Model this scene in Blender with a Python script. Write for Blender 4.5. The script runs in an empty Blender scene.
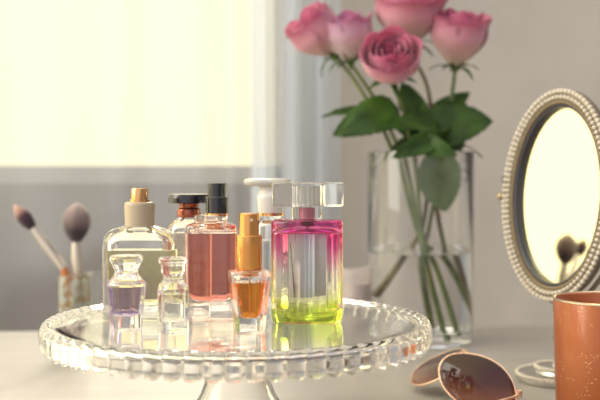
import bpy, bmesh, math, random
from mathutils import Vector, Matrix, noise
random.seed(7)
PI = math.pi
scene = bpy.context.scene
# ------------------------------------------------------------ camera
F = 1000.0                      # focal length in pixels (600 px frame)
H = 0.200                       # camera height over the table top
PITCH = math.radians(1.8)
cam_d = bpy.data.cameras.new('camera'); cam = bpy.data.objects.new('camera', cam_d)
scene.collection.objects.link(cam); scene.camera = cam
cam_d.sensor_width = 36.0; cam_d.lens = F * 36 / 600
cam.location = (0, 0, H); cam.rotation_euler = (PI / 2 - PITCH, 0, 0)
cam_d.clip_start = 0.01; cam_d.clip_end = 50
cam_d.dof.use_dof = True; cam_d.dof.focus_distance = 0.715; cam_d.dof.aperture_fstop = 6.8
# ------------------------------------------------------------ view
vs = scene.view_settings
scene.display_settings.display_device = 'sRGB'
vs.view_transform = 'Standard'; vs.look = 'None'; vs.gamma = 1; vs.use_curve_mapping = False
vs.exposure = 0.0
cy = scene.cycles
cy.max_bounces = 96; cy.transmission_bounces = 96; cy.glossy_bounces = 24; cy.diffuse_bounces = 4
cy.transparent_max_bounces = 24; cy.caustics_reflective = True; cy.caustics_refractive = True
cy.use_denoising = True; cy.sample_clamp_indirect = 6.0; cy.blur_glossy = 0.3
# ------------------------------------------------------------ world: daylight on the window side, room light behind
SKY = (2.3, 2.05, 1.27, 1)
ROOM = (1.06, 1.03, 1.07, 1); FAR_ROOM = (0.40, 0.37, 0.36, 1)
w = bpy.data.worlds.new('daylight'); scene.world = w; w.use_nodes = True
nt = w.node_tree; nt.nodes.clear()
tc = nt.nodes.new('ShaderNodeTexCoord')
dp = nt.nodes.new('ShaderNodeVectorMath'); dp.operation = 'DOT_PRODUCT'; dp.inputs[1].default_value = (-0.72, 0.66, 0.2)
nt.links.new(tc.outputs['Generated'], dp.inputs[0])
mr = nt.nodes.new('ShaderNodeMapRange'); mr.interpolation_type = 'SMOOTHSTEP'
mr.inputs['From Min'].default_value = -0.05; mr.inputs['From Max'].default_value = 0.5
nt.links.new(dp.outputs['Value'], mr.inputs['Value'])
mx = nt.nodes.new('ShaderNodeMix'); mx.data_type = 'RGBA'
dq = nt.nodes.new('ShaderNodeVectorMath'); dq.operation = 'DOT_PRODUCT'; dq.inputs[1].default_value = (0.93, -0.1, -0.35)
nt.links.new(tc.outputs['Generated'], dq.inputs[0])
mq = nt.nodes.new('ShaderNodeMapRange'); mq.interpolation_type = 'SMOOTHSTEP'
mq.inputs['From Min'].default_value = -0.1; mq.inputs['From Max'].default_value = 0.55
nt.links.new(dq.outputs['Value'], mq.inputs['Value'])
mr2 = nt.nodes.new('ShaderNodeMix'); mr2.data_type = 'RGBA'; mr2.inputs[6].default_value = ROOM; mr2.inputs[7].default_value = FAR_ROOM
nt.links.new(mq.outputs['Result'], mr2.inputs[0]); nt.links.new(mr2.outputs[2], mx.inputs[6])
mx.inputs[7].default_value = SKY
nt.links.new(mr.outputs['Result'], mx.inputs[0])
bg = nt.nodes.new('ShaderNodeBackground'); bg.inputs['Strength'].default_value = 1.0
nt.links.new(mx.outputs[2], bg.inputs['Color'])
wo = nt.nodes.new('ShaderNodeOutputWorld'); nt.links.new(bg.outputs[0], wo.inputs[0])
# hazy low sun behind the window
su = bpy.data.lights.new('hazy_sun', 'SUN'); su.energy = 5.4; su.angle = math.radians(14); su.color = (1.0, 0.93, 0.78)
so = bpy.data.objects.new('hazy_sun', su); scene.collection.objects.link(so)
so.rotation_euler = Vector((0.04, -0.80, -0.60)).to_track_quat('-Z', 'Y').to_euler()
# added soft fill from the left for highlights and a brighter wall, no window there
ld = bpy.data.lights.new('side_fill_light', 'AREA'); ld.shape = 'RECTANGLE'; ld.size = 0.9; ld.size_y = 1.1
ld.energy = 15; ld.color = (1.0, 0.97, 0.93)
lo = bpy.data.objects.new('side_fill_light', ld); scene.collection.objects.link(lo)
lo.location = (-1.35, 0.55, 0.95)
lo.rotation_euler = (Vector((0, 1.3, 0.3)) - Vector(lo.location)).to_track_quat('-Z', 'Y').to_euler()

# ------------------------------------------------------------ helpers
ZP = 0.089                      # cake stand surface
def zat(v, Y):                  # height seen at picture row v, at distance Y
    return H - Y * math.tan(math.atan((v - 200) / F) + PITCH)
def ydist(v, z):
    return (H - z) / math.tan(math.atan((v - 200) / F) + PITCH)
def P(u, v, Y):
    k = Y / (math.cos(PITCH) - (v - 200) / F * -math.sin(PITCH) * -1)
    return Vector(((u - 300) / F * k, Y, zat(v, Y)))
def link(o): scene.collection.objects.link(o); return o
def thing(name, label, cat, loc=(0, 0, 0), group=None):
    o = link(bpy.data.objects.new(name, None)); o.location = loc; o.empty_display_size = 0.01
    tag(o, label, cat, group); return o
def tag(o, label=None, cat=None, group=None, kind=None):
    if label: o['label'] = label
    if cat: o['category'] = cat
    if group: o['group'] = group
    if kind: o['kind'] = kind
    return o
def wloc(o):
    v = Vector((0, 0, 0))
    while o is not None: v += Vector(o.location); o = o.parent
    return v
def build(name, bm, mat, parent=None, loc=None, smooth=35, label=None):
    """bm holds world coordinates; link it as one object relative to its parent"""
    off = wloc(parent) if parent is not None else Vector(loc or (0, 0, 0))
    bmesh.ops.translate(bm, verts=bm.verts, vec=-off)
    if smooth:
        lim = math.radians(smooth)
        for f in bm.faces: f.smooth = True
        for e in bm.edges:
            if len(e.link_faces) == 2 and e.calc_face_angle(0) > lim: e.smooth = False
    me = bpy.data.meshes.new(name); bm.to_mesh(me); bm.free()
    me.materials.append(mat)
    o = link(bpy.data.objects.new(name, me))
    if parent is not None: o.parent = parent
    else: o.location = off
    if label: o['label'] = label
    return o
def loft(bm, rings, flip=False, closed=True, cap=True):
    vr = [[bm.verts.new(p) for p in r] for r in rings]
    n = len(vr[0])
    def face(vs_):
        try: bm.faces.new(list(reversed(vs_)) if flip else vs_)
        except ValueError: pass
    for a, b in zip(vr, vr[1:]):
        for i in range(n if closed else n - 1):
            j = (i + 1) % n
            face([a[i], a[j], b[j], b[i]])
    if cap:
        face(list(reversed(vr[0]))); face(vr[-1])
def rounded(pts, r, seg=3):
    """round the inner corners of a polyline [(z, w)]"""
    out = [pts[0]]
    for i in range(1, len(pts) - 1):
        p, q, s = Vector(pts[i - 1]), Vector(pts[i]), Vector(pts[i + 1])
        d1, d2 = (p - q), (s - q)
        l = min(r, d1.length * .45, d2.length * .45)
        if l < 1e-6: out.append(tuple(q)); continue
        a, b = q + d1.normalized() * l, q + d2.normalized() * l
        for k in range(seg + 1):
            t = k / seg
            out.append(tuple(a * (1 - t) ** 2 + q * 2 * t * (1 - t) + b * t * t))
    out.append(pts[-1]); return out
def s_round(n=40):
    return lambda hw, hd: [(hw * math.cos(2 * PI * i / n), hd * math.sin(2 * PI * i / n)) for i in range(n)]
def s_rrect(cr=0.3, n=6):
    """rounded rectangle; cr = corner radius as a fraction of the smaller half size"""
    def f(hw, hd):
        r = min(hw, hd) * cr; o = []
        for sx, sy, a0 in ((1, 1, 0), (-1, 1, PI / 2), (-1, -1, PI), (1, -1, 3 * PI / 2)):
            for k in range(n + 1):
                a = a0 + PI / 2 * k / n
                o.append((sx * (hw - r) + r * math.cos(a), sy * (hd - r) + r * math.sin(a)))
        return o
    return f
def s_poly(pts):
    return lambda hw, hd: [(hw * x, hd * y) for x, y in pts]
def s_ngon(n, ph=0.5):
    c = 1 / math.cos(PI / n)
    return lambda hw, hd: [(hw * c * math.cos(2 * PI * (i + ph) / n), hd * c * math.sin(2 * PI * (i + ph) / n)) for i in range(n)]
def solid(bm, c, prof, sec, ratio=1.0, flip=False, rz=0.0, inset=0.0):
    """prof [(z, halfwidth)] going up; ratio depth/width; c world centre at base"""
    rings = []
    cr, sr = math.cos(rz), math.sin(rz)
    for z, hw in prof:
        rings.append([(c[0] + x * cr - y * sr, c[1] + x * sr + y * cr, c[2] + z) for x, y in sec(max(hw, 1e-5), max(hw * ratio - inset, 1e-5))])
    loft(bm, rings, flip)
def tube(bm, pts, rad, n=10, cap=True):
    pts = [Vector(p) for p in pts]; rings = []
    if not isinstance(rad, (list, tuple)): rad = [rad] * len(pts)
    prev = None
    for i, p in enumerate(pts):
        t = (pts[min(i + 1, len(pts) - 1)] - pts[max(i - 1, 0)]).normalized()
        if prev is None: a = t.orthogonal().normalized()
        else: a = (prev - t * prev.dot(t)).normalized()
        prev = a; b = t.cross(a)
        rings.append([p + (a * math.cos(2 * PI * k / n) + b * math.sin(2 * PI * k / n)) * rad[i] for k in range(n)])
    loft(bm, rings, cap=cap)
def spline(pts, n=8):
    pts = [Vector(p) for p in pts]; out = []
    q = [pts[0] * 2 - pts[1]] + pts + [pts[-1] * 2 - pts[-2]]
    for i in range(1, len(q) - 2):
        for k in range(n):
            t = k / n
            a, b, c, d = q[i - 1], q[i], q[i + 1], q[i + 2]
            out.append(0.5 * ((2 * b) + (c - a) * t + (2 * a - 5 * b + 4 * c - d) * t * t + (3 * b - a - 3 * c + d) * t ** 3))
    out.append(pts[-1]); return out
def box(bm, x0, x1, y0, y1, z0, z1):
    v = [bm.verts.new(p) for p in ((x0, y0, z0), (x1, y0, z0), (x1, y1, z0), (x0, y1, z0), (x0, y0, z1), (x1, y0, z1), (x1, y1, z1), (x0, y1, z1))]
    for f in ((3, 2, 1, 0), (4, 5, 6, 7), (0, 1, 5, 4), (1, 2, 6, 5), (2, 3, 7, 6), (3, 0, 4, 7)): bm.faces.new([v[i] for i in f])
def B(): return bmesh.new()

# ------------------------------------------------------------ materials
def mat(name, col, rough=0.5, metal=0.0, trans=0.0, ior=1.5, spec=None, bump=None, coat=0.0, sheen=0.0):
    m = bpy.data.materials.new(name); m.use_nodes = True
    b = m.node_tree.nodes['Principled BSDF']
    b.inputs['Base Color'].default_value = (*col, 1); b.inputs['Roughness'].default_value = rough
    b.inputs['Metallic'].default_value = metal; b.inputs['Transmission Weight'].default_value = trans
    b.inputs['IOR'].default_value = ior; b.inputs['Coat Weight'].default_value = coat
    b.inputs['Sheen Weight'].default_value = sheen
    if spec is not None: b.inputs['Specular IOR Level'].default_value = spec
    if bump:
        n = m.node_tree.nodes; l = m.node_tree.links
        t = n.new('ShaderNodeTexNoise'); t.inputs['Scale'].default_value = bump[0]; t.inputs['Detail'].default_value = 5
        tcn = n.new('ShaderNodeTexCoord'); l.new(tcn.outputs['Object'], t.inputs['Vector'])
        bn = n.new('ShaderNodeBump'); bn.inputs['Strength'].default_value = bump[1]; bn.inputs['Distance'].default_value = bump[2]
        l.new(t.outputs['Fac'], bn.inputs['Height']); l.new(bn.outputs['Normal'], b.inputs['Normal'])
    return m
def ramp_on(m, stops, source='z', lo_=0.0, hi=1.0, noise_amt=0.0, noise_scale=30, target='Base Color'):
    """colour ramp along the object's own z (or uv v)"""
    n = m.node_tree.nodes; l = m.node_tree.links; b = n['Principled BSDF']
    t = n.new('ShaderNodeTexCoord'); s = n.new('ShaderNodeSeparateXYZ')
    l.new(t.outputs['UV' if source == 'v' else 'Object'], s.inputs[0])
    r = n.new('ShaderNodeMapRange'); r.inputs['From Min'].default_value = lo_; r.inputs['From Max'].default_value = hi
    src = s.outputs['Y' if source == 'v' else 'Z']
    if noise_amt:
        nz = n.new('ShaderNodeTexNoise'); nz.inputs['Scale'].default_value = noise_scale
        l.new(t.outputs['Object'], nz.inputs['Vector'])
        ma = n.new('ShaderNodeMath'); ma.operation = 'MULTIPLY_ADD'; ma.inputs[1].default_value = noise_amt
        l.new(nz.outputs['Fac'], ma.inputs[0]); l.new(src, ma.inputs[2]); src = ma.outputs[0]
    l.new(src, r.inputs['Value'])
    cr = n.new('ShaderNodeValToRGB'); e = cr.color_ramp.elements
    while len(e) < len(stops): e.new(0.5)
    for k, (p, c) in enumerate(stops): e[k].position = p; e[k].color = (*c, 1)
    l.new(r.outputs[0], cr.inputs[0]); l.new(cr.outputs[0], b.inputs[target])
    return m
def noise_col(m, c1, c2, scale=5, detail=6, stretch=(1, 1, 1), lo_=0.35, hi=0.65):
    n = m.node_tree.nodes; l = m.node_tree.links; b = n['Principled BSDF']
    t = n.new('ShaderNodeTexCoord'); mp = n.new('ShaderNodeMapping'); mp.inputs['Scale'].default_value = stretch
    l.new(t.outputs['Object'], mp.inputs[0])
    nz = n.new('ShaderNodeTexNoise'); nz.inputs['Scale'].default_value = scale; nz.inputs['Detail'].default_value = detail
    l.new(mp.outputs[0], nz.inputs['Vector'])
    cr = n.new('ShaderNodeValToRGB'); e = cr.color_ramp.elements
    e[0].position = lo_; e[0].color = (*c1, 1); e[1].position = hi; e[1].color = (*c2, 1)
    l.new(nz.outputs['Fac'], cr.inputs[0]); l.new(cr.outputs[0], b.inputs['Base Color'])
    return m

GLASS = mat('clear_glass', (0.985, 0.99, 0.985), 0.0, trans=1, ior=1.5)
STAND = mat('pressed_glass', (0.99, 0.985, 0.975), 0.02, trans=1, ior=1.5)
WATER = mat('water', (0.98, 0.985, 0.98), 0.0, trans=1, ior=0.89)
def liquid(name, col, ior=0.93): return mat(name, col, 0.0, trans=1, ior=ior)
BLACK = mat('black_lacquer', (0.012, 0.010, 0.016), 0.18, coat=0.4)
GOLD = mat('gold_metal', (0.74, 0.42, 0.18), 0.14, metal=1)
GOLD_O = mat('polished_gold', (0.76, 0.37, 0.12), 0.14, metal=1)
BEIGE = mat('beige_collar', (0.50, 0.40, 0.28), 0.38)
WHITECAP = mat('ivory_cap', (0.78, 0.75, 0.69), 0.25, coat=0.5)
SILVER = mat('silver_metal', (0.72, 0.71, 0.69), 0.22, metal=1)
PEARL = mat('pearl', (0.68, 0.61, 0.50), 0.22, coat=0.6, sheen=0.2)
PEWTER = mat('pewter', (0.20, 0.165, 0.125), 0.4, metal=0.5)
DARK = mat('dark_bezel', (0.045, 0.045, 0.06), 0.3)
MIRROR = mat('mirror_light_tint', (0.94, 0.90, 0.66), 0.0, metal=1)  # yellow tint puts the cream of the reflected daylight into the mirror colour

# ------------------------------------------------------------ structure
WY = 1.70
wall_m = mat('plaster', (0.5, 0.46, 0.42), 0.9, bump=(14, 0.25, 0.01))
noise_col(wall_m, (0.56, 0.515, 0.445), (0.69, 0.63, 0.545), 3.2, 8)
floor_m = mat('floor_boards', (0.30, 0.24, 0.2), 0.6); noise_col(floor_m, (0.27, 0.21, 0.17), (0.36, 0.29, 0.24), 6, 6, (1, 8, 1))
trim_m = mat('window_paint', (0.80, 0.78, 0.74), 0.5)
WX0, WX1, WZ0, WZ1 = -1.12, 0.0, 0.175, 1.5
bm = B()
box(bm, WX0 - .1, WX1, WY, WY + .16, -0.75, WZ0)
box(bm, WX1, 2.4, WY, WY + .16, -0.75, 1.9)
box(bm, WX0 - .1, WX0, WY, WY + .16, WZ0, WZ1)
box(bm, WX0 - .1, WX1, WY, WY + .16, WZ1, 1.9)
tag(build('wall_back', bm, wall_m), kind='structure')
bm = B(); box(bm, -1.9, 2.4, -1.2, WY + .16, -0.80, -0.75)
tag(build('floor', bm, floor_m), kind='structure')
bm = B()
fy0, fy1 = WY + .06, WY + .11
box(bm, WX0, WX0 + .04, fy0, fy1, WZ0, WZ1); box(bm, WX1 - .03, WX1, fy0, fy1, WZ0, WZ1)
box(bm, WX0 + .04, WX1 - .03, fy0, fy1, WZ0, WZ0 + .03); box(bm, WX0 + .04, WX1 - .03, fy0, fy1, WZ1 - .04, WZ1)
wf = tag(build('window_1', bm, trim_m, smooth=0), kind='structure')
bm = B(); box(bm, WX0 + .04, WX1 - .03, fy0 + .02, fy0 + .026, WZ0 + .03, WZ1 - .04)
pane = bpy.data.materials.new('window_glass'); pane.use_nodes = True
n = pane.node_tree.nodes; l = pane.node_tree.links; n.clear()
pt_ = n.new('ShaderNodeBsdfTransparent'); pg_ = n.new('ShaderNodeBsdfGlossy'); pg_.inputs['Roughness'].default_value = 0.02
pm1 = n.new('ShaderNodeMixShader'); pm1.inputs[0].default_value = 0.05; po = n.new('ShaderNodeOutputMaterial')
l.new(pt_.outputs[0], pm1.inputs[1]); l.new(pg_.outputs[0], pm1.inputs[2]); l.new(pm1.outputs[0], po.inputs[0])
build('window_pane', bm, pane, wf, smooth=0)

# sheer curtain (a thing hanging before the window)
cm = bpy.data.materials.new('sheer_voile'); cm.use_nodes = True
n = cm.node_tree.nodes; l = cm.node_tree.links; n.clear()
d1 = n.new('ShaderNodeBsdfDiffuse'); d1.inputs[0].default_value = (0.15, 0.15, 0.17, 1)
t1 = n.new('ShaderNodeBsdfTranslucent'); t1.inputs[0].default_value = (0.34, 0.36, 0.42, 1)
tr = n.new('ShaderNodeBsdfTransparent')
m1 = n.new('ShaderNodeMixShader'); m1.inputs[0].default_value = 0.5
m2 = n.new('ShaderNodeMixShader'); m2.inputs[0].default_value = 0.50
oo = n.new('ShaderNodeOutputMaterial')
l.new(d1.outputs[0], m1.inputs[1]); l.new(t1.outputs[0], m1.inputs[2])
l.new(m1.outputs[0], m2.inputs[1]); l.new(tr.outputs[0], m2.inputs[2]); l.new(m2.outputs[0], oo.inputs[0])
def folds(x0c, x1c, nx, yb, fr, amp, z0=-0.70, z1=1.62, nz=6):
    bm = B(); rings = []
    for k in range(nz + 1):
        z = z0 + (z1 - z0) * k / nz
        row = []
        for i in range(nx + 1):
            x = x0c + (x1c - x0c) * i / nx
            s = x * fr + 1.7 * math.sin(x * 9.0)
            row.append((x, yb + amp * math.sin(s) + amp * .42 * math.sin(2.3 * s + 1 + 0.5 * z) + .004 * math.sin(5 * z + x * 20), z))
        rings.append(row)
    loft(bm, rings, closed=False, cap=False); return bm
ct = thing('curtain', 'sheer white curtain hanging in soft folds before the bright window', 'curtain', (-0.7, WY - .17, -0.70))
build('sheer_panel', folds(-1.12, 0.045, 340, WY - .17, 34, .034), cm, ct, smooth=180)
cg = cm.copy(); cg.name = 'gathered_voile'
for nd in cg.node_tree.nodes:
    if nd.type == 'BSDF_DIFFUSE': nd.inputs[0].default_value = (0.54, 0.57, 0.63, 1)
    if nd.type == 'BSDF_TRANSLUCENT': nd.inputs[0].default_value = (0.88, 0.94, 1.0, 1)
mxs = [nd for nd in cg.node_tree.nodes if nd.type == 'MIX_SHADER']; mxs[1].inputs[0].default_value = 0.22
build('gathered_edge', folds(-0.072, 0.062, 160, WY - .215, 120, .012), cg, ct, smooth=180)
bm = B(); tube(bm, [(-1.2, WY - .17, 1.635), (0.12, WY - .17, 1.635)], 0.012, 16)
tag(build('curtain_rod', bm, trim_m, loc=(0, WY - .17, 1.635)), 'white rod the sheer curtain hangs from above the window', 'curtain rod')

# table
table_m = mat('greige_tabletop', (0.40, 0.365, 0.33), 0.34, spec=0.5, bump=(40, 0.05, 0.002))
noise_col(table_m, (0.36, 0.33, 0.30), (0.43, 0.395, 0.36), 9, 7, (1, 3, 1), 0.3, 0.7)
tb = thing('table', 'smooth grey-beige dressing table carrying the whole still life', 'table', (0, 0.5, -0.75))
bm = B()
v = [(-0.95, -0.45), (1.1, -0.45), (1.1, 1.325), (-0.95, 1.185)]
lo4 = [(x, y, -0.03) for x, y in v]; hi4 = [(x, y, 0.0) for x, y in v]
loft(bm, [lo4, hi4])
top = build('table_top', bm, table_m, tb, smooth=0)
bv = top.modifiers.new('bevel', 'BEVEL'); bv.width = 0.003; bv.segments = 3
for x, y in ((-0.88, -0.38), (1.03, -0.38), (-0.88, 1.1), (1.03, 1.22)):
    bm = B(); solid(bm, (x, y, -0.75), [(0, .018), (0.72, .03)], s_rrect(.2), 1)
    build('leg', bm, table_m, tb)

# ------------------------------------------------------------ glass cake stand
CX, CY = (237.5 - 300) / F * 0.716, 0.716
cs = thing('cake_stand', 'clear glass cake stand with scalloped rim holding the perfume bottles', 'cake stand', (CX, CY, 0.0))
NL, SUB = 68, 12
prof = [  # r, z, radial modulation, z modulation
    (0.0, 0.0, 0, 0), (0.060, 0.0, 0, 0), (0.119, 0.0, 0, 0), (0.1250, 0.0003, 0, 0), (0.1290, 0.0012, 0, 0), (0.1320, 0.0025, 0.0, 0),
    (0.1345, 0.0036, 0.1, 0.1), (0.1368, 0.0038, 0.35, 0.3), (0.1386, 0.0030, 0.8, 0.3), (0.1399, 0.0010, 1, 0.1),
    (0.1407, -0.002, 1, 0), (0.1410, -0.005, 1, 0), (0.1407, -0.008, 1, -.4), (0.1400, -0.0102, 1, -1.2), (0.1390, -0.0112, 1, -1.8),
    (0.1378, -0.0111, 1, -1.8), (0.1368, -0.0098, .8, -1.2), (0.1366, -0.0078, .6, -.4), (0.1368, -0.005, .5, 0), (0.1364, -0.0025, .5, 0), (0.1350, -0.0005, .4, 0), (0.1325, 0.0000, .2, 0),
    (0.1295, -0.0012, 0, 0), (0.1260, -0.0026, 0, 0), (0.122, -0.0034, 0, 0), (0.116, -0.0036, 0, 0), (0.060, -0.0038, 0, 0), (0.0, -0.0038, 0, 0)]
bm = B(); rings = []
NA = NL * SUB
for r, z, m_, zm in prof:
    ring = []
    for i in range(NA):
        a = 2 * PI * i / NA
        lobe = abs(math.sin(NL * a / 2)) ** 0.55
        rr = max(r * .986 - 0.0034 * m_ * (1 - lobe), 1e-5)
        zz = z + 0.0016 * zm * lobe
        ring.append((CX + rr * math.cos(a), CY + rr * math.sin(a), ZP + zz))
    rings.append(ring)
loft(bm, rings, flip=True)
bmesh.ops.remove_doubles(bm, verts=bm.verts, dist=2e-5); bmesh.ops.recalc_face_normals(bm, faces=bm.faces)
build('plate', bm, STAND, cs, smooth=50)
bm = B()
pp = [(0.0832, 0.0001), (0.0832, 0.026), (0.0795, 0.0235), (0.068, 0.0208), (0.055, 0.0215), (0.046, 0.0237), (0.037, 0.027), (0.027, 0.033), (0.018, 0.042), (0.010, 0.051), (0.004, 0.0565), (0.0008, 0.0585),
      (0.0, 0.057), (0.0008, 0.055), (0.006, 0.0515), (0.014, 0.0430), (0.024, 0.0325), (0.036, 0.0245), (0.047, 0.0202), (0.056, 0.0182), (0.066, 0.0170), (0.073, 0.0140), (0.076, 0.008), (0.077, 0.0001)]
pp = [(z + ZP - 0.089 + 0.0012, r) for z, r in pp]
pp = list(reversed(pp))
# closed outline: start at hollow top, go down the inside, round the foot, up the outside
rr_ = [[(CX + r * math.cos(2 * PI * i / 96), CY + r * math.sin(2 * PI * i / 96), z) for i in range(96)] for z, r in pp]
loft(bm, rr_)
bmesh.ops.recalc_face_normals(bm, faces=bm.faces)
build('pedestal', bm, STAND, cs, smooth=60)

# ------------------------------------------------------------ bottles on the stand
class Bt:
    """converts picture rows and widths to real sizes for a bottle standing on the stand"""
    def __init__(s, u, vfront, hd_px, zb=ZP):
        yf = ydist(vfront, zb)
        s.Y = yf / (1 - hd_px / F); s.k = s.Y / F; s.zb = zb
        s.x = (u - 300) * s.k; s.c = Vector((s.x, s.Y, zb + 0.0001)); s.u = u
    def prof(s, pts, r_px=0, seg=3):
        p = [(max(zat(v, s.Y) - s.zb, 0.0), w * s.k) for v, w in pts]
        return rounded(p, r_px * s.k, seg) if r_px else p
    def z(s, v): return zat(v, s.Y) - s.zb
def cap0(p):       # start on the ground
    p = list(p); p[0] = (0.0, p[0][1]); return p
def bottle(t, b, outer, air, liq, sec, ratio, gm, lm, rz=0, sec_in=None, ratio_in=None, r_out=3, r_in=3, wall=0.0):
    bm = B(); solid(bm, b.c, cap0(b.prof(outer, r_out)), sec, ratio, rz=rz)
    if air: solid(bm, b.c, b.prof(air, r_in), sec_in or sec, ratio_in or ratio, flip=True, rz=rz)
    body = build('body', bm, gm, t, smooth=38)
    if liq:
        bm = B(); solid(bm, b.c, b.prof(liq, r_in), sec_in or sec, ratio_in or ratio, rz=rz)
        build('liquid', bm, lm, t, smooth=38)
    return body

# pink and green faceted bottle
b = Bt(307, 325, 28)
t = thing('perfume_bottle', 'large faceted perfume bottle fading from magenta to lime green', 'perfume bottle', b.c, 'perfume bottles on the cake stand')
sec10 = s_poly([(0, -1), (.52, -.86), (.93, -.5), (1, -.38), (1, .38), (.93, .5), (.52, .86), (0, 1), (-.52, .86), (-.93, .5), (-1, .38), (-1, -.38), (-.93, -.5), (-.52, -.86)])
g = mat('magenta_to_lime_glass', (1, 1, 1), 0.0, trans=1, ior=1.45)
hz = b.z(219)
ramp_on(g, [(0.0, (0.54, 0.74, 0.05)), (0.12, (0.64, 0.80, 0.09)), (0.22, (0.93, 0.96, 0.66)), (0.34, (0.98, 0.98, 0.96)), (0.66, (0.985, 0.95, 0.97)), (0.80, (0.95, 0.72, 0.84)), (0.88, (0.84, 0.22, 0.52)), (1.0, (0.62, 0.02, 0.29))], 'z', 0, hz)
pl = liquid('magenta_to_lime_perfume', (1, 1, 1), 0.88)
ramp_on(pl, [(0.0, (0.70, 0.86, 0.06)), (0.12, (0.80, 0.90, 0.20)), (0.24, (0.96, 0.97, 0.86)), (0.46, (0.97, 0.95, 0.96)), (0.60, (0.91, 0.46, 0.68)), (0.73, (0.85, 0.20, 0.50)), (1.0, (0.76, 0.06, 0.37))], 'z', 0, hz)
bottle(t, b, [(323, 32), (321, 34), (313, 35.5), (222, 35.5), (219.5, 33.5), (219, 15)],
       [(232.7, 29), (231.5, 29.5), (228, 22), (226, 9), (223, 4)], None, sec10, .80, g, pl, r_out=2, r_in=2)
bm = B()
for sx in (-1, 1):
    cc = b.c + Vector((sx * 24.2 * b.k, 0, 0)); solid(bm, cc, b.prof([(308, 5.8), (306, 6.6), (233, 6.6)]), s_rrect(.5, 3), 2.9)
build('liquid', bm, pl, t, smooth=30)
bm = B(); solid(bm, b.c, b.prof([(218.7, 15), (206.5, 15)]), s_rrect(.45), .8); pass
build('neck', bm, GLASS, t)
bm = B(); solid(bm, b.c, b.prof([(218.5, 8), (207.5, 8)]), s_round(24), 1)
build('collar', bm, mat('rose_collar', (0.55, 0.16, 0.22), 0.3), t)
bm = B(); solid(bm, b.c, b.prof([(228, 1.6), (219, 1.6)]), s_round(12), 1); build('dip_tube', bm, mat('tube_plastic', (.8, .7, .72), .3), t)
cap = B(); solid(cap, b.c + Vector((0.0007, 0, 0)), rounded([(b.z(206), 35 * b.k), (b.z(182.5), 35.5 * b.k)], 0), s_rrect(.12, 2), .5)
capo = build('cap', cap, GLASS, t)
bv = capo.modifiers.new('bevel', 'BEVEL'); bv.width = 0.0011; bv.segments = 2
bm = B()
NR = 96
def ribbed(z, hw):
    return [(b.x + 0.0012 + (hw + .00022 * math.cos(24 * 2 * PI * i / NR)) * math.cos(2 * PI * i / NR), b.Y + (hw + .00022 * math.cos(24 * 2 * PI * i / NR)) * .72 * math.sin(2 * PI * i / NR), b.zb + z) for i in range(NR)]
loft(bm, [ribbed(b.z(204.5), 15.5 * b.k), ribbed(b.z(185.5), 15.5 * b.k)])
build('ribbed_insert', bm, mat('ribbed_frosted_plastic', (0.80, 0.78, 0.74), 0.15, trans=.75, ior=.8), t, smooth=20)

# amber miniature spray
b = Bt(249, 334, 13)
t = thing('perfume_bottle', 'small tapered glass spray of orange perfume with tall polished gold atomizer', 'perfume bottle', b.c, 'perfume bottles on the cake stand')
sec8 = s_rrect(.30, 1)
bottle(t, b, [(333, 12.5), (331.5, 14.2), (273, 20.3), (270.5, 19.5), (270, 10)],
       [(281.2, 14.5), (274.5, 15.2), (273.5, 8)],
       [(317, 6), (315, 9.2), (281.6, 14.4)], sec8, .85, GLASS, mat('orange_perfume', (1.0, 0.40, 0.03), 0.0, trans=.72, ior=.93), rz=.18, r_out=1, r_in=2)
bm = B(); solid(bm, b.c, b.prof([(271, 9.2), (270, 9.3), (269.6, 12.8), (269, 13), (236, 13), (235, 12.2), (234.5, 10)]), s_round(36), 1); ped = build('spray_collar', bm, GOLD_O, t)
bm = B(); solid(bm, b.c, b.prof([(234.6, 10), (214.5, 10), (213.3, 9)]), s_round(36), 1); sp = build('atomizer', bm, GOLD_O, t)
bm = B(); c = Vector((b.x + .0018, b.Y - 10 * b.k + .0006, zat(220, b.Y - .007))); tube(bm, [c, c + Vector((0.0002, -.0008, 0))], .0011, 14); build('nozzle', bm, mat('nozzle_insert', (.75, .62, .45), .4), sp)
bm = B(); solid(bm, b.c, b.prof([(312, 1.1), (272, 1.1)]), s_round(10), 1); build('dip_tube', bm, mat('dip_plastic', (.9, .65, .4), .3), t)

# rose coloured bottle with black atomizer
b = Bt(211, 321, 15)
t = thing('perfume_bottle', 'tall flat perfume bottle of salmon pink liquid with glossy black atomizer', 'perfume bottle', b.c, 'perfume bottles on the cake stand')
bottle(t, b, [(320, 24), (318.5, 25.3), (228, 26), (225, 24.5), (222.5, 17), (221, 16)],
       [(232, 20), (229.5, 20.5), (227.5, 16), (225.5, 6), (216, 5)],
       [(300, 14), (298, 18.5), (293, 21), (233, 21.5)], s_rrect(.55, 5), .58, mat('rose_tinted_glass', (0.985, 0.93, 0.91), 0.0, trans=1, ior=1.5), liquid('salmon_perfume', (0.90, 0.36, 0.31)), r_out=3, r_in=3)
bm = B(); solid(bm, b.c, b.prof([(220.7, 15.5), (220.2, 17.2), (215.8, 17.2), (215, 16)]), s_round(40), .8); build('neck_ring', bm, mat('peach_glass', (.97, .86, .80), .02, trans=1, ior=1.4), t)
bm = B(); solid(bm, b.c + Vector((.004, 0, 0)), b.prof([(215.2, 12), (213.2, 12)]), s_round(36), 1); build('gold_band', bm, GOLD, t, label='thin gold band')
bm = B(); solid(bm, b.c + Vector((.0045, 0, 0)), b.prof([(213.2, 11.4), (197.5, 11.4), (196.8, 10.6)]), s_round(36), 1); build('spray_collar', bm, BLACK, t)
bm = B(); solid(bm, b.c + Vector((.0045, 0, 0)), b.prof([(196.8, 9.2), (184, 9.2), (183.2, 8.6)]), s_round(36), 1); build('atomizer', bm, BLACK, t)

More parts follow.
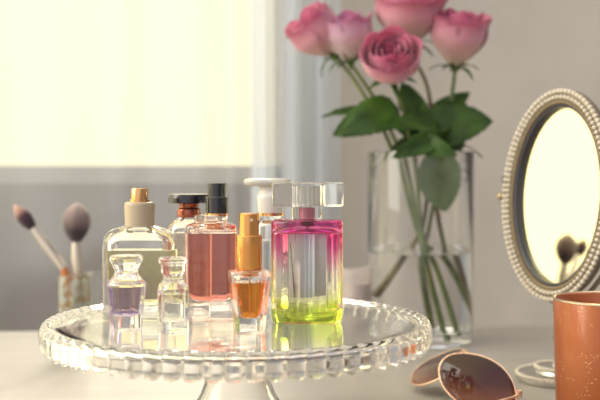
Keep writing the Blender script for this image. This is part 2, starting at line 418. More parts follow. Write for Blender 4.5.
# big clear bottle with beige collar
b = Bt(139.5, 321, 14)
t = thing('perfume_bottle', 'wide clear perfume bottle of pale yellow liquid with beige collar and gold spray', 'perfume bottle', b.c, 'perfume bottles on the cake stand')
bottle(t, b, [(320, 34), (318, 36.5), (245, 37.2), (236, 35), (229.5, 28), (226.5, 18), (225, 14)],
       [(249.6, 31), (243, 31), (237, 28), (233, 20), (229, 8), (226, 6)],
       [(303, 25), (300, 29), (250, 31)], s_rrect(.7, 6), .42, GLASS, liquid('yellow_perfume', (0.99, 0.93, 0.58)), r_out=3, r_in=4)
bm = B(); solid(bm, b.c, b.prof([(226, 14.6), (205, 15.2), (202.4, 14.4), (202, 12)], 1), s_round(40), 1); build('collar', bm, BEIGE, t, label='beige collar')
bm = B(); solid(bm, b.c, b.prof([(202.2, 10), (199.5, 10), (199.3, 8.4), (189.4, 8.4), (188.4, 7.8)]), s_round(40), 1); build('atomizer', bm, GOLD, t)

# purple faceted miniature
b = Bt(126, 330.5, 13)
t = thing('perfume_bottle', 'tiny faceted glass bottle of violet perfume with flared stopper', 'perfume bottle', b.c, 'perfume bottles on the cake stand')
bottle(t, b, [(330, 12.5), (328, 14.2), (286, 18.8), (283, 18.9), (279, 15), (274, 11.5), (271.5, 11.2)],
       [(284.5, 14.5), (282, 13), (278, 8), (274.5, 4), (273.5, 3)],
       [(314.5, 8), (312.5, 11.2), (286, 14.8)], s_ngon(8, .5), 1, GLASS, liquid('violet_perfume', (0.58, 0.46, 0.72)), r_out=1, r_in=1)
bm = B(); solid(bm, b.c, b.prof([(271.2, 11), (268.5, 12), (262, 15.2), (260.2, 16), (257, 16), (255.5, 14.5)], 1), s_ngon(12, .5), 1); build('stopper', bm, GLASS, t, smooth=25)

# clear miniature vial
b = Bt(172.5, 335, 12)
t = thing('perfume_bottle', 'tiny colourless square glass vial with disc stopper, at the front of the stand', 'perfume bottle', b.c, 'perfume bottles on the cake stand')
bottle(t, b, [(334.5, 13.6), (333, 14.6), (289, 15), (284.5, 13.8), (281.5, 10.5), (278, 9.2), (276, 9.2)],
       [(293.5, 10.5), (289, 10.5), (285.5, 8), (282.5, 4), (279, 4)],
       [(320.5, 8), (318.5, 10), (294.5, 10.5)], s_rrect(.42, 2), 1, GLASS, liquid('colourless_perfume', (0.93, 0.94, 0.90), .9), rz=.25, r_out=1, r_in=1)
bm = B(); solid(bm, b.c, b.prof([(275.7, 9.2), (273, 11.5), (270.5, 12), (265, 12), (263.6, 12.8), (262.6, 14.6), (258.8, 14.6), (257.6, 13.6)], .6), s_round(28), 1); build('stopper', bm, GLASS, t, smooth=25)

# bottle with flat black disc cap
b = Bt(190, 315, 14)
t = thing('perfume_bottle', 'clear perfume bottle with flat black disc cap over a copper neck', 'perfume bottle', b.c, 'perfume bottles on the cake stand')
bottle(t, b, [(314, 20), (312, 21.5), (236, 22), (226, 21), (219, 14), (216.5, 9)],
       [(232.6, 17.5), (227, 17), (221, 9), (218.5, 5)],
       [(302, 14), (300, 16.5), (233.4, 17.5)], s_rrect(.6, 5), .62, GLASS, liquid('apricot_perfume', (0.96, 0.86, 0.74)), r_out=3, r_in=3)
bm = B(); solid(bm, b.c + Vector((-.001, 0, 0)), b.prof([(217, 11.5), (214.5, 12), (209, 11.5), (207.5, 9.5), (203, 10.5)], 1), s_round(36), 1); build('neck', bm, mat('copper_neck', (0.36, 0.09, 0.04), 0.2, metal=.6, coat=.5), t, label='shiny copper neck')
bm = B(); solid(bm, b.c + Vector((-.001, 0, 0)), b.prof([(203.2, 19), (202.6, 20.1), (196.3, 20.5), (194.4, 19.5), (193.9, 16)]), s_round(48), 1); build('cap', bm, BLACK, t)

# bottle with oval ivory cap
b = Bt(271, 312, 14)
t = thing('perfume_bottle', 'clear perfume bottle with mushroom-shaped ivory cap behind the magenta one', 'perfume bottle', b.c, 'perfume bottles on the cake stand')
bottle(t, b, [(311, 15), (309, 16), (224, 16), (218, 15), (215.5, 13)],
       [(240, 12), (224, 12), (220.5, 8)],
       [(300, 10), (298, 12), (241, 12)], s_rrect(.6, 5), .8, GLASS, liquid('clear_perfume', (0.95, 0.95, 0.93), .92), r_out=2, r_in=2)
bm = B(); solid(bm, b.c, b.prof([(215.6, 13.4), (212.6, 13.4)]), s_round(40), 1); build('gold_band', bm, GOLD, t, label='thin gold band')
bm = B(); solid(bm, b.c, b.prof([(212.6, 13.5), (197, 14.2), (194, 13.2), (192, 11.5), (187, 11.5), (186, 15)], 1.5), s_round(40), 1); build('cap', bm, WHITECAP, t)
bm = B(); solid(bm, b.c + Vector((-.003, 0, 0)), b.prof([(186.8, 18), (185, 22.5), (182.2, 24), (179.6, 23), (178.2, 18)], 1), s_round(48), .7); build('cap_disc', bm, mat('ivory_translucent', (.86, .83, .77), .1, trans=.45), t)

# ------------------------------------------------------------ vase
VY = ydist(350, 0) / (1 - 52 / F) ; kV = VY / F; VX = (420.5 - 300) * kV; RV = 52.5 * kV
VTOP = zat(152, VY - 0.0)
WL = zat(253, VY - RV * .3)
vs_t = thing('vase', 'tall clear cylindrical glass vase half full of water holding roses', 'vase', (VX, VY, 0.0001))
bm = B(); c = Vector((VX, VY, 0.0001))
solid(bm, c, rounded([(0, RV * .94), (0.001, RV * .985), (0.010, RV), (VTOP - .002, RV), (VTOP, RV - .0008), (VTOP - .002, RV - .0016), (WL + .0003, RV - .0016), (WL + 0.0002, 0)], .0), s_round(72))
bmesh.ops.recalc_face_normals(bm, faces=bm.faces)
build('glass_wall', bm, GLASS, vs_t, smooth=40)
bm = B(); solid(bm, c, rounded([(0.014, RV * .75), (0.017, RV - .0026), (0.022, RV - .0016), (WL, RV - .0016)], 0), s_round(72))
build('water', bm, WATER, vs_t, smooth=40)

# ------------------------------------------------------------ roses
petal_m = mat('rose_petal', (.7, .3, .4), 0.55, sheen=.3)
ramp_on(petal_m, [(0.0, (0.60, 0.52, 0.32)), (0.25, (0.68, 0.42, 0.37)), (0.60, (0.62, 0.28, 0.33)), (0.88, (0.55, 0.19, 0.28)), (1.0, (0.47, 0.09, 0.19))], 'v', 0, 1, .12, 60)
petal_l = mat('lilac_rose_petal', (.7, .3, .4), 0.55, sheen=.3)
ramp_on(petal_l, [(0.0, (0.60, 0.54, 0.38)), (0.25, (0.66, 0.49, 0.49)), (0.60, (0.60, 0.36, 0.43)), (0.88, (0.50, 0.24, 0.36)), (1.0, (0.42, 0.13, 0.26))], 'v', 0, 1, .12, 60)
for m_ in (petal_m, petal_l):
    b_ = m_.node_tree.nodes['Principled BSDF']; b_.inputs['Subsurface Weight'].default_value = .25; b_.inputs['Subsurface Radius'].default_value = (.01, .004, .004); b_.inputs['Subsurface Scale'].default_value = .3
leaf_m = mat('rose_leaf', (.05, .12, .02), 0.45, spec=.3)
noise_col(leaf_m, (0.020, 0.055, 0.006), (0.052, 0.115, 0.012), 40, 4)
leaf_u = mat('eucalyptus_leaf', (.14, .22, .09), 0.5)
noise_col(leaf_u, (0.09, 0.16, 0.05), (0.18, 0.26, 0.10), 30, 4)
stem_m = mat('green_stem', (.12, .2, .05), 0.45); noise_col(stem_m, (0.075, 0.115, 0.028), (0.16, 0.20, 0.055), 30, 3)
stem_d = mat('brown_stem', (.12, .09, .05), 0.5); noise_col(stem_d, (0.14, 0.07, 0.035), (0.12, 0.14, 0.05), 20, 3)

def petal_bm(base, rot, R, Hh, phi, wid, curl, tip, flare=0.0, seed=0):
    """one cupped petal round the bloom axis; returns a bmesh with uv"""
    bm = B(); uvl = bm.loops.layers.uv.new('UVMap')
    NU, NV = 12, 12; g_ = []
    for j in range(NV + 1):
        t_ = j / NV; row = []
        shape = math.sin(min(1, t_ * 1.15 + .12) * PI * .56) ** .8 * (1 - .0 * t_)
        close = 1 - max(0, (t_ - .75) / .25) ** 2.4 * .45
        for i in range(NU + 1):
            s_ = -1 + 2 * i / NU
            a = phi + s_ * wid * shape * close
            rim = t_ * (1 - .13 * s_ * s_ * t_ ** 3)
            r = R * (0.20 + .80 * math.sin(min(1, rim * 1.5) * PI / 2)) * (1 + .0)
            r -= R * .22 * max(0, rim - .55) / .45 * (1 - curl)
            out = max(0, rim - .66) / .34
            r += R * curl * .55 * out ** 2 + flare * R * rim ** 1.5
            z = Hh * rim - R * curl * .34 * out ** 3 + tip * Hh * max(0, rim - .7) * (1 - abs(s_)) ** 1.4
            nn = noise.noise(Vector((s_ * 1.3, t_ * 1.8, seed * 3.1))) * .05 * R * (0.3 + rim)
            r += nn; z += nn * .5
            row.append(bm.verts.new(base + rot @ Vector((r * math.cos(a), r * math.sin(a), z))))
        g_.append(row)
    for j in range(NV):
        for i in range(NU):
            f = bm.faces.new([g_[j][i], g_[j][i + 1], g_[j + 1][i + 1], g_[j + 1][i]])
            for lp, tt in zip(f.loops, (j, j, j + 1, j + 1)): lp[uvl].uv = (i / NU, tt / NV)
    return bm
def leaf_obj(name, base, tip, side, wid, m_, parent, sag=.12, fold=.25, label=None, broad=.55):
    """ovate leaf with a serrated edge, midrib fold and sag"""
    base, tip, side = Vector(base), Vector(tip), Vector(side)
    ax = tip - base; L = ax.length; axn = ax.normalized()
    side = (side - axn * side.dot(axn)).normalized(); nrm = axn.cross(side)
    if nrm.z < 0: nrm = -nrm
    bm = B(); NU, NV = 10, 26; g_ = []
    for j in range(NV + 1):
        t_ = j / NV
        wv = math.sin(PI * t_ ** broad) ** .75 * wid * .5 * (1 + .05 * math.sin(t_ * 60))
        row = []
        for i in range(NU + 1):
            s_ = -1 + 2 * i / NU
            p = base + ax * t_ + side * s_ * wv + nrm * (abs(s_) * wv * fold + sag * L * math.sin(PI * t_) + .03 * L * noise.noise(Vector((s_ * 2, t_ * 4, wid * 99))))
            p = p + nrm * .012 * L * math.sin(t_ * 40 - abs(s_) * 5) * abs(s_) * .4
            row.append(bm.verts.new(p))
        g_.append(row)
    for j in range(NV):
        for i in range(NU): bm.faces.new([g_[j][i], g_[j][i + 1], g_[j + 1][i + 1], g_[j + 1][i]])
    bmesh.ops.remove_doubles(bm, verts=bm.verts, dist=1e-6)
    o = build(name, bm, m_, parent, smooth=180, label=label)
    s = o.modifiers.new('thickness', 'SOLIDIFY'); s.thickness = .0004
    return o
def rose(label, stem_pts, axis, R, Hh, pm, openness, sm, spin=0, leaves=(), n_out=6):
    R *= 1.16; Hh *= 1.2
    pts = [P(*q) for q in stem_pts]
    root = thing('rose', label, 'rose', pts[0], 'roses in the glass vase')
    rad = []; sp = spline(pts, 8)
    for i in range(len(sp)): rad.append(.0030 - .0008 * i / len(sp))
    bm = B(); tube(bm, sp, rad, 10); build('stem', bm, sm, root, smooth=60)
    base = pts[-1]; ax = Vector(axis).normalized(); rot = ax.to_track_quat('Z', 'Y').to_matrix() @ Matrix.Rotation(spin, 3, 'Z')
    bm = B(); prf = [(-.002, .0022), (.000, .0045), (.004, .0062), (.008, .0060), (.012, .003)]
    loft(bm, [[base + rot @ Vector((r * math.cos(2 * PI * i / 16), r * math.sin(2 * PI * i / 16), z)) for i in range(16)] for z, r in prf])
    hip = build('hip', bm, stem_m, root)
    for k in range(5):
        a = 2 * PI * k / 5 + .3
        dirv = rot @ Vector((math.cos(a), math.sin(a), 0)); up = rot @ Vector((0, 0, 1))
        p0 = base + dirv * .004 + up * .002; p1 = base + dirv * R * .95 + up * (-.003 + .006 * random.uniform(-1, 1))
        leaf_obj('sepal', p0, p1, up.cross(dirv), .008, leaf_m, hip, sag=.15)
    # petals: inner spiral to outer ring
    q = 0
    for ring, (cnt, rf, hf, wd, cu, tp) in enumerate((
            (3, .22, .86, 1.5, .0, 0), (4, .40, .92, 1.35, .03, .0), (5, .60, .97, 1.15, .08, .0), (5, .80, 1.0, 1.05, .22 * openness + .05, .02), (n_out, 1.0, .95, .92, .50 * openness + .15, .07))):
        for k in range(cnt):
            phi = 2 * PI * k / cnt + ring * 1.1 + random.uniform(-.12, .12); q += 1
            bm = petal_bm(base + rot @ Vector((0, 0, .004)), rot, R * rf * random.uniform(.95, 1.05), Hh * hf * random.uniform(.95, 1.04), phi, wd, cu * random.uniform(.8, 1.2), tp, .05 * ring * openness, q + 10 * R)
            o = build('petal', bm, pm, root, smooth=180)
            s = o.modifiers.new('thickness', 'SOLIDIFY'); s.thickness = .0005
    for lf in leaves: leaf_obj('leaf', *lf[:4], lf[4], root, *lf[5:])
    return root
VYd = VY
D = lambda u, v, dy=0: P(u, v, VYd + dy)
# stems run from the vase floor (first point) to the flower base
rose('pale pink rose leaning far left, seen from the side', [(463, 330, VY + .010), (440, 262, VY + .004), (418, 236, VY), (392, 150, VY + .005), (362, 92, VY + .005), (336, 56, VY + .01)], (-.62, -.25, .75), .026, .050, petal_m, .35, stem_m, .4,
     leaves=((D(382, 120, -.01), D(321, 117, -.02), (0, 1, .45), .030, leaf_m, .10),), n_out=5)
rose('lilac pink rose in profile, second from left', [(440, 338, VY - .01), (428, 280, VY - .006), (420, 238, VY - .006), (402, 160, VY), (378, 105, VY + .01), (351, 64, VY + .005)], (-.15, -.2, .97), .025, .047, petal_l, .3, stem_m, 1.2,
     leaves=((D(398, 108, -.03), D(333, 136, -.04), (.2, .55, 1.3), .047, leaf_m, .06, .15),), n_out=5)
rose('deep pink rose facing forward, lowest of the bouquet', [(452, 334, VY - .02), (434, 270, VY - .018), (422, 236, VY - .015), (414, 160, VY - .015), (404, 112, VY - .02), (390, 80, VY - .03)], (-.05, -.80, .60), .027, .043, petal_m, .35, stem_m, 2.2,
     leaves=((D(415, 112, -.015), D(402, 82, -.02), (1, .3, 0), .028, leaf_m, .05), (D(440, 128, -.02), D(388, 128, -.05), (0, .8, .6), .040, leaf_m, .08)))
rose('wide open pink rose at the top centre, cut by the picture edge', [(392, 296, VY + .03), (412, 250, VY + .016), (424, 225, VY + .01), (432, 150, VY + .01), (428, 90, VY + .012), (408, 48, VY + .012)], (.0, -.28, .96), .033, .054, petal_m, .75, stem_d, .2,
     leaves=((D(434, 160, .0), D(446, 217, -.002), (1, .2, 0), .056, leaf_u, .0, .1, None, .8), (D(415, 140, .01), D(383, 165, -.02), (.6, .2, 1), .022, leaf_u, .05)))
rose('upright pink rose with spread sepals, rightmost of the bouquet', [(428, 326, VY + .02), (421, 262, VY + .01), (428, 236, VY + .008), (441, 175, VY + .002), (449, 120, VY), (455, 70, VY)], (.06, -.22, .97), .0275, .054, petal_m, .55, stem_m, 1.0,
     leaves=((D(420, 128, -.005), D(493, 121, -.01), (.15, .35, 1), .055, leaf_m, .02, .12, None, .72), (D(432, 122, .01), D(470, 92, .02), (-.5, .4, 1), .030, leaf_m, .04), (D(445, 150, 0), D(482, 158, -.01), (0, 1, .2), .010, leaf_m, .2)))
root = thing('greenery_sprig', 'dark leafy sprig tucked low between the rose stems', 'sprig', P(468, 335, VY), None)
bm = B(); tube(bm, spline([P(468, 332, VY - .006), P(455, 290, VY), P(437, 215, VY + .005), P(430, 150, VY), P(428, 132, VY - .01)], 8), .0028, 10); build('stem', bm, stem_d, root, smooth=60)
for a_, c_, sd, w_ in ((D(432, 140, 0), D(385, 118, .02), (.3, .6, 1), .035), (D(430, 145, -.02), D(375, 112, -.02), (0, 1, .5), .022), (D(432, 150, -.01), D(452, 128, -.05), (1, .2, .4), .04), (D(424, 150, -.02), D(400, 152, -.055), (.8, .6, .4), .036), (D(440, 150, -.0), D(465, 140, .02), (.4, .6, 1), .03), (D(420, 130, 0), D(408, 84, .015), (1, 0, .2), .032), (D(440, 138, -.05), D(392, 158, -.075), (.2, .5, 1), .026), (D(415, 142, -.05), D(458, 156, -.07), (-.2, .5, 1), .026)):
    leaf_obj('leaf', a_, c_, sd, w_, leaf_m, root, sag=.05)

# ------------------------------------------------------------ oval pearl mirror
MY = 0.94; kM = MY / F
MC = P(556, 195, MY)
hn = Vector((-0.885, -0.466, 0)).normalized(); TILT = math.radians(4.5); ROLL = math.radians(2.0)
nM = (hn * math.cos(TILT) + Vector((0, 0, 1)) * math.sin(TILT)).normalized()
aM = Vector((0, 0, 1)).cross(nM).normalized(); bM = nM.cross(aM).normalized()
aM, bM = aM * math.cos(ROLL) + bM * math.sin(ROLL), bM * math.cos(ROLL) - aM * math.sin(ROLL)
EA, EB = 0.0745, 0.1010       # outer half axes
BXY = Vector((P(562, 378, MY).x, MY, 0))
mt = thing('vanity_mirror', 'oval tilting vanity mirror with beaded pearl frame on a round foot', 'mirror', (BXY.x, BXY.y, 0.0001))
def EP(a, da, off=0.0):         # point on an ellipse da inside the outer edge
    return MC + aM * (EA - da) * math.cos(a) + bM * (EB - da) * math.sin(a) + nM * off
NE = 128
def oval_band(sect):
    bm = B(); rings = [[EP(2 * PI * i / NE, da, off) for i in range(NE)] for da, off in sect]
    rings.append(rings[0]); 
    vr = [[bm.verts.new(p) for p in r] for r in rings[:-1]]; m_ = len(vr)
    for k in range(m_):
        for i in range(NE):
            bm.faces.new([vr[k][i], vr[k][(i + 1) % NE], vr[(k + 1) % m_][(i + 1) % NE], vr[(k + 1) % m_][i]])
    bmesh.ops.recalc_face_normals(bm, faces=bm.faces); return bm
build('frame', oval_band([(.0012, -.004), (.0012, .000), (.0045, .0022), (.0085, .0026), (.0125, .0012), (.0150, .0010), (.0160, -.001), (.0160, -.004)]), PEWTER, mt)
build('bezel', oval_band([(.0150, .0008), (.0165, .0014), (.0180, .0004), (.0188, -.0055), (.0160, -.0065)]), DARK, mt, label='dark inner bezel')
bm = B(); fr = [bm.verts.new(EP(2 * PI * i / NE, .0178, -.0048)) for i in range(NE)]; bk = [bm.verts.new(EP(2 * PI * i / NE, .0178, -.0058)) for i in range(NE)]
bm.faces.new(fr); bm.faces.new(list(reversed(bk)))
for i in range(NE): bm.faces.new([fr[i], bk[i], bk[(i + 1) % NE], fr[(i + 1) % NE]])
build('mirror_glass', bm, MIRROR, mt, smooth=0)
bm = B(); fr = [[EP(2 * PI * i / NE, d_, o_) for i in range(NE)] for d_, o_ in ((.0025, -.0066), (.006, -.009), (.07, -.011))]
loft(bm, fr); bmesh.ops.recalc_face_normals(bm, faces=bm.faces); build('back_plate', bm, PEWTER, mt)
def even_angles(da, cnt):
    N = 2000; L = [0]; pr = EP(0, da)
    for i in range(1, N + 1):
        p = EP(2 * PI * i / N, da); L.append(L[-1] + (p - pr).length); pr = p
    out = []; j = 0
    for k in range(cnt):
        tgt = L[-1] * k / cnt
        while L[j] < tgt: j += 1
        out.append(2 * PI * j / N)
    return out
# one hundred outer pearls as parts
sb = B(); bmesh.ops.create_uvsphere(sb, u_segments=16, v_segments=10, radius=.00235)
for f in sb.faces: f.smooth = True
pm_ = bpy.data.meshes.new('pearl'); sb.to_mesh(pm_); sb.free(); pm_.materials.append(PEARL)
first = None
for a in even_angles(.0030, 100):
    if first is None: o = link(bpy.data.objects.new('pearl', pm_)); first = o
    else: o = first.copy(); link(o)
    o.parent = mt; o.location = EP(a, .0030, .0030) - Vector(mt.location)
def bead_rows(name, pts_r, m_, parent):
    bm = B()
    for p, r in pts_r:
        mtx = Matrix.Translation(p); bmesh.ops.create_uvsphere(bm, u_segments=10, v_segments=7, radius=r, matrix=mtx)
    o = build(name, bm, m_, parent, smooth=180); o['kind'] = 'stuff'; return o
pts = [(EP(a, .0088, .0036), .00215) for a in even_angles(.0088, 96)]
bead_rows('pearl_border', pts, PEARL, mt)
bead_rows('bronze_bead_border', [(EP(a, .0133, .0022), .0014) for a in even_angles(.0133, 150)], mat('bronze_beads', (.36, .27, .16), .35, metal=.3), mt)
# yoke, finials and stem
for s_ in (-1, 1):
    piv = MC + aM * s_ * (EA + .001) - nM * .003
    kn = piv + aM * s_ * .0065
    bm = B(); tube(bm, [piv - aM * s_ * .004, kn], .0012, 12); build('pivot_pin', bm, PEWTER, mt)
    bm = B(); bmesh.ops.create_uvsphere(bm, u_segments=20, v_segments=12, radius=.0042, matrix=Matrix.Translation(kn + aM * s_ * .002)); build('pivot_knob', bm, mat('brass_knob', (.45, .36, .22), .35, metal=.7) if s_ < 0 else PEWTER, mt, smooth=180)
    c = piv + aM * s_ * .002
    bm = B(); rr2 = [(0, .0022), (.006, .0016), (.009, .0026), (.012, .0017), (.016, .0030), (.020, .0034), (.0235, .002), (.0245, .0004)]
    loft(bm, [[c + Vector((r * math.cos(2 * PI * i / 16), r * math.sin(2 * PI * i / 16), z - .002)) for i in range(16)] for z, r in rr2]); build('finial', bm, DARK, mt)
yk = []
for i in range(33):
    a = PI + PI * i / 32
    yk.append(MC + aM * (EA - .001) * math.cos(a) + bM * (EB + .001) * math.sin(a) - nM * .0115 - (nM * .0 if 0 else Vector((0, 0, 0))))
bm = B(); tube(bm, yk, .0022, 10); build('yoke', bm, PEWTER, mt, smooth=60)
yb = yk[16]
bm = B(); prf = [(0.0, .0), (0.010, .0075), (.020, .0065), (.030, .0050), (.040, .0080), (.046, .0060), (yb.z - .014, .0045), (yb.z - .006, .0075), (yb.z + .006, .0040)]
rings = []
for z, r in prf[1:]:
    t_ = min(1, max(0, (z - .01) / (yb.z - .01))); cx = BXY.lerp(Vector((yb.x, yb.y, 0)), t_)
    rings.append([(cx.x + r * math.cos(2 * PI * i / 20), cx.y + r * math.sin(2 * PI * i / 20), z) for i in range(20)])
loft(bm, rings); build('stem', bm, SILVER, mt)
RB = 46 * kM
bm = B(); solid(bm, Vector((BXY.x, BXY.y, .0001)), [(0, RB * .97), (.0015, RB), (.0045, RB), (.006, RB * .96), (.0065, RB * .7), (.0080, RB * .62), (.011, RB * .58), (.0125, RB * .5), (.0135, RB * .25), (.0200, RB * .16)], s_round(64)); build('foot', bm, mat('antique_silver', (.50, .49, .47), .3, metal=.85), mt)
pts = []
for cnt, rr3, z, r in ((74, RB * .965, .0066, .0020), (44, RB * .57, .0132, .0021)):
    for k in range(cnt): pts.append((Vector((BXY.x + rr3 * math.cos(2 * PI * k / cnt), BXY.y + rr3 * math.sin(2 * PI * k / cnt), z)), r))
bead_rows('foot_beads', pts, PEARL, mt)

# ------------------------------------------------------------ copper glass candle holder
GY = 0.76; kG = GY / F; GXc = (609 - 300) * kG; RG = 54 * kG; GT = zat(299, GY)
gt = thing('candle_holder', 'frosted copper orange glass candle holder in the right foreground', 'candle holder', (GXc, GY, .0001))
om = mat('copper_glass', (0.78, 0.27, 0.07), 0.35, metal=.12, coat=.25)
n = om.node_tree.nodes; l = om.node_tree.links
vz = n.new('ShaderNodeTexVoronoi'); vz.inputs['Scale'].default_value = 560
tcn = n.new('ShaderNodeTexCoord'); l.new(tcn.outputs['Object'], vz.inputs['Vector'])
nz_ = n.new('ShaderNodeTexNoise'); nz_.inputs['Scale'].default_value = 60; l.new(tcn.outputs['Object'], nz_.inputs['Vector'])
mth = n.new('ShaderNodeMath'); mth.operation = 'LESS_THAN'; mth.inputs[1].default_value = .20; l.new(vz.outputs['Distance'], mth.inputs[0])
m2_ = n.new('ShaderNodeMath'); m2_.operation = 'GREATER_THAN'; m2_.inputs[1].default_value = .60; l.new(nz_.outputs['Fac'], m2_.inputs[0])
m3_ = n.new('ShaderNodeMath'); m3_.operation = 'MULTIPLY'; l.new(mth.outputs[0], m3_.inputs[0]); l.new(m2_.outputs[0], m3_.inputs[1])
mxc = n.new('ShaderNodeMix'); mxc.data_type = 'RGBA'; mxc.inputs[6].default_value = (0.385, 0.095, 0.018, 1); mxc.inputs[7].default_value = (0.95, 0.62, 0.32, 1)
l.new(m3_.outputs[0], mxc.inputs[0]); l.new(mxc.outputs[2], n['Principled BSDF'].inputs['Base Color'])
bm = B(); c = Vector((GXc, GY, .0001))
solid(bm, c, rounded([(0, RG * .80), (.001, RG * .88), (.006, RG * .915), (GT - .001, RG - .0004), (GT, RG - .0012), (GT - .001, RG - .0022), (.010, RG * .915 - .003), (.008, 0)], 0), s_round(80))
bmesh.ops.recalc_face_normals(bm, faces=bm.faces); build('cup', bm, om, gt, smooth=50)
bm = B(); rings = []
for da, dz in ((.0002, -.0006), (.0002, .0004), (.0012, .0010), (.0022, .0004), (.0022, -.0008)): rings.append([(GXc + (RG - da) * math.cos(2 * PI * i / 80), GY + (RG - da) * math.sin(2 * PI * i / 80), .0001 + GT + dz) for i in range(80)])
loft(bm, rings, cap=False); build('rim', bm, mat('pale_gold_rim', (.85, .70, .52), .2, metal=.8), gt, label='pale shiny rim')
bm = B(); solid(bm, c, [(.0085, RG * .85), (GT * .42, RG * .905)], s_round(60)); build('wax', bm, mat('candle_wax', (.75, .5, .25), .5), gt)

# ------------------------------------------------------------ sunglasses
sg = thing('sunglasses', 'brown-lensed sunglasses with thin rose gold frames lying on the table', 'sunglasses', P(478, 398, .83) * 1.0)
sg.location.z = 0.0
rg = mat('rose_gold', (.90, .64, .50), .2, metal=1)
lens_m = mat('brown_lens', (.10, .035, .03), .03, trans=.2, ior=1.45)
ramp_on(lens_m, [(0, (.30, .10, .05)), (.45, (.09, .025, .02)), (1, (.03, .007, .009))], 'z', 0.004, .040)
def lens(c, a, bvec, bulge, n_=48):
    c, a, bvec = Vector(c), Vector(a), Vector(bvec); nr = a.cross(bvec).normalized()
    if nr.y > 0: nr = -nr
    def pt(t_, f=1.0, off=0.0):
        x = math.copysign(abs(math.cos(t_)) ** .88, math.cos(t_)); y = math.copysign(abs(math.sin(t_)) ** .92, math.sin(t_))
        return c + (a * x + bvec * y * (1 + .06 * x)) * f + nr * (bulge * (1 - f * f) + off)
    bm = B(); rings = [[pt(2 * PI * i / n_, f, 0.0008) for i in range(n_)] for f in (.01, .3, .55, .75, .9, 1)]
    rings += [[pt(2 * PI * i / n_, f, -.0008) for i in range(n_)] for f in (1, .9, .75, .55, .3, .01)]
    loft(bm, rings); bmesh.ops.recalc_face_normals(bm, faces=bm.faces); build('lens', bm, lens_m, sg, smooth=80)
    bm = B(); pr = [pt(2 * PI * i / n_, 1.01) for i in range(n_)]
    rgs = []
    for i in range(n_):
        tg = (pr[(i + 1) % n_] - pr[i - 1]).normalized(); o1 = tg.cross(nr).normalized()
        rgs.append([pr[i] + (o1 * math.cos(2 * PI * k / 8) + nr * math.sin(2 * PI * k / 8)) * .0010 for k in range(8)])
    rgs.append(rgs[0]); loft(bm, rgs, cap=False); bmesh.ops.remove_doubles(bm, verts=bm.verts, dist=1e-6); bmesh.ops.recalc_face_normals(bm, faces=bm.faces)
    build('lens_rim', bm, rg, sg, smooth=80); return pt
c1 = P(477, 383, .835); c2 = P(439, 367, .885)
p1 = lens(c1, (.0290, -.0150, -.0035), (-.0020, .0135, .0215), .0045)
p2 = lens(c2, (-.0225, .0165, -.0140), (.004, .0215, .0065), .003)
A_ = p1(2.2, 1.02); B_ = p2(PI * .95, 1.02)
bm = B(); e1 = p1(2.15, 1.03); e2 = p2(2.6 + .5, 1.03)
e2 = P(463, 351, .875)
bm = B(); tube(bm, spline([p1(2.35, 1.02), P(459, 357, .855) + Vector((0, 0, .001)), P(462, 351, .866), p2(PI, 1.02) if (p2(PI).x > c2.x) else p2(0.2, 1.02)], 6), .0013, 8); build('bridge', bm, rg, sg, smooth=60)
hg = p1(-.05, 1.04)
bm = B(); solid(bm, hg + Vector((.0012, -.0005, -.003)), [(0, .0016), (.0005, .0022), (.006, .0022), (.0065, .0016)], s_rrect(.3), 1.2); build('hinge', bm, rg, sg)
bm = B(); e0 = hg + Vector((.001, -.003, 0)); tip = e0 + Vector((-.075, -.018, 0)); tip.z = .0025
tube(bm, spline([e0, e0 + Vector((-.010, -.008, -.0015)), e0 + Vector((-.035, -.014, -.006)), tip], 6), .0012, 10); build('temple_arm', bm, rg, sg, smooth=60)

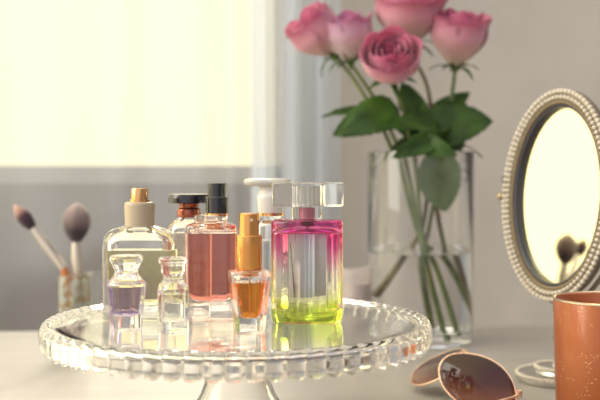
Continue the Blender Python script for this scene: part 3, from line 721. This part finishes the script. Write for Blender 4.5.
# ------------------------------------------------------------ brushes in a patterned glass
JY = 1.10; kJ = JY / F
JX = (74 - 300) * kJ; JR = 16 * kJ; JT = zat(275, JY)
jar_m = mat('glitter_glass', (.8, .85, .83), 0.05, trans=.8, ior=1.45)
noise_col(jar_m, (0.62, 0.42, 0.20), (0.80, 0.88, 0.86), 130, 3, (1, 1, 1), .42, .52)
jt = thing('brush_glass', 'narrow patterned glass with gold flecks holding the makeup brushes', 'glass', (JX, JY, .0001))
bm = B(); solid(bm, Vector((JX, JY, .0001)), [(0, JR * .9), (.002, JR), (JT - .001, JR), (JT, JR - .001), (JT - .001, JR - .002), (.006, JR - .002), (.005, 0)], s_round(48)); bmesh.ops.recalc_face_normals(bm, faces=bm.faces)
build('glass_wall', bm, jar_m, jt)
def brush(label, foot, neck, headbase, headtip, headprof, stops, handle_r, acc):
    foot, neck, hb, ht = map(Vector, (foot, neck, headbase, headtip))
    r_ = thing('makeup_brush', label, 'makeup brush', foot, 'makeup brushes in the glass')
    bm = B(); tube(bm, [foot, foot.lerp(neck, .5), neck], [handle_r * .6, handle_r, handle_r * .95], 14); build('handle', bm, acc, r_, smooth=60)
    bm = B(); tube(bm, [neck, neck.lerp(hb, .1), neck.lerp(hb, .6), hb], [handle_r, handle_r * 1.1, handle_r * 1.15, headprof[0] * .9], 18); build('ferrule', bm, mat('ferrule_metal', (.66, .60, .52), .3, metal=.8), r_, smooth=60)
    ax = (ht - hb); L = ax.length; q_ = ax.to_track_quat('Z', 'Y').to_matrix(); bm = B(); uvl = bm.loops.layers.uv.new('UVMap')
    K = len(headprof); g_ = []
    for j in range(K):
        row = []
        for i in range(40):
            a = 2 * PI * i / 40; rr = headprof[j] * (1 + .05 * math.sin(i * 7.3) * (j / K)); row.append(bm.verts.new(hb + q_ @ Vector((rr * math.cos(a), rr * math.sin(a), L * j / (K - 1)))))
        g_.append(row)
    for j in range(K - 1):
        for i in range(40):
            f = bm.faces.new([g_[j][i], g_[j][(i + 1) % 40], g_[j + 1][(i + 1) % 40], g_[j + 1][i]])
            for lp, tt in zip(f.loops, (j, j, j + 1, j + 1)): lp[uvl].uv = (i / 40, tt / (K - 1))
    bm.faces.new(g_[-1]); bm.faces.new(list(reversed(g_[0])))
    hm = mat('bristles', (.3, .2, .2), .9, sheen=.4, bump=(600, .6, .001)); ramp_on(hm, stops, 'v')
    build('bristle_head', bm, hm, r_, smooth=80)
P2 = lambda u, v, dy=0: P(u, v, JY + dy)
brush('slim angled makeup brush with dark bristles and blond tip, leaning left', (P2(80, 330).x, JY + .004, .008), P2(64, 268), P2(33, 228), P2(14, 205), [.0042, .0064, .0080, .0085, .0080, .0066, .0040, .0006],
      [(0, (.035, .015, .025)), (.5, (.05, .02, .03)), (.72, (.40, .22, .17)), (1, (.55, .36, .27))], .0046, mat('copper_handle', (.60, .20, .06), .3, coat=.5))
brush('fluffy round powder brush with greyish brown bristles, standing upright', (P2(70, 335).x, JY - .006, .008), P2(78, 276, .002), P2(76, 242, .002), P2(77, 203, .002), [.0052, .0090, .0120, .0140, .0152, .0152, .0146, .0128, .0085, .0020],
      [(0, (.025, .015, .022)), (.28, (.04, .022, .03)), (.5, (.16, .11, .105)), (.8, (.28, .21, .19)), (1, (.36, .28, .25))], .0055, mat('pale_handle', (.55, .48, .38), .3, metal=.4))
def jar(label, u, hw, vtop, Yj, m_):
    k = Yj / F; x = (u - 300) * k; r = hw * k; zt = zat(vtop, Yj)
    j_ = thing('glass_jar', label, 'jar', (x, Yj, .0001)); c = Vector((x, Yj, .0001))
    bm = B(); solid(bm, c, [(0, r * .9), (.002, r * .97), (zt * .9, r * .97), (zt * .93, r), (zt - .001, r), (zt, r - .001), (zt - .001, r - .0025), (.008, r - .0025), (.007, 0)], s_round(48)); bmesh.ops.recalc_face_normals(bm, faces=bm.faces)
    build('glass_wall', bm, m_, j_); return c, r, zt, j_
jar('plain pale glass jar standing right of the brush glass', 97, 12, 273, 1.13, GLASS)
c, r, zt, j_ = jar('small pale glass jar standing left of the vase', 357, 16, 268, 1.14, mat('pale_pink_glass', (.95, .90, .88), .05, trans=.8, ior=1.45))
bm = B(); solid(bm, c, [(.009, r - .003), (zt * .8, r - .003)], s_round(40)); build('cream', bm, mat('rosy_cream', (.62, .52, .48), .5), j_)
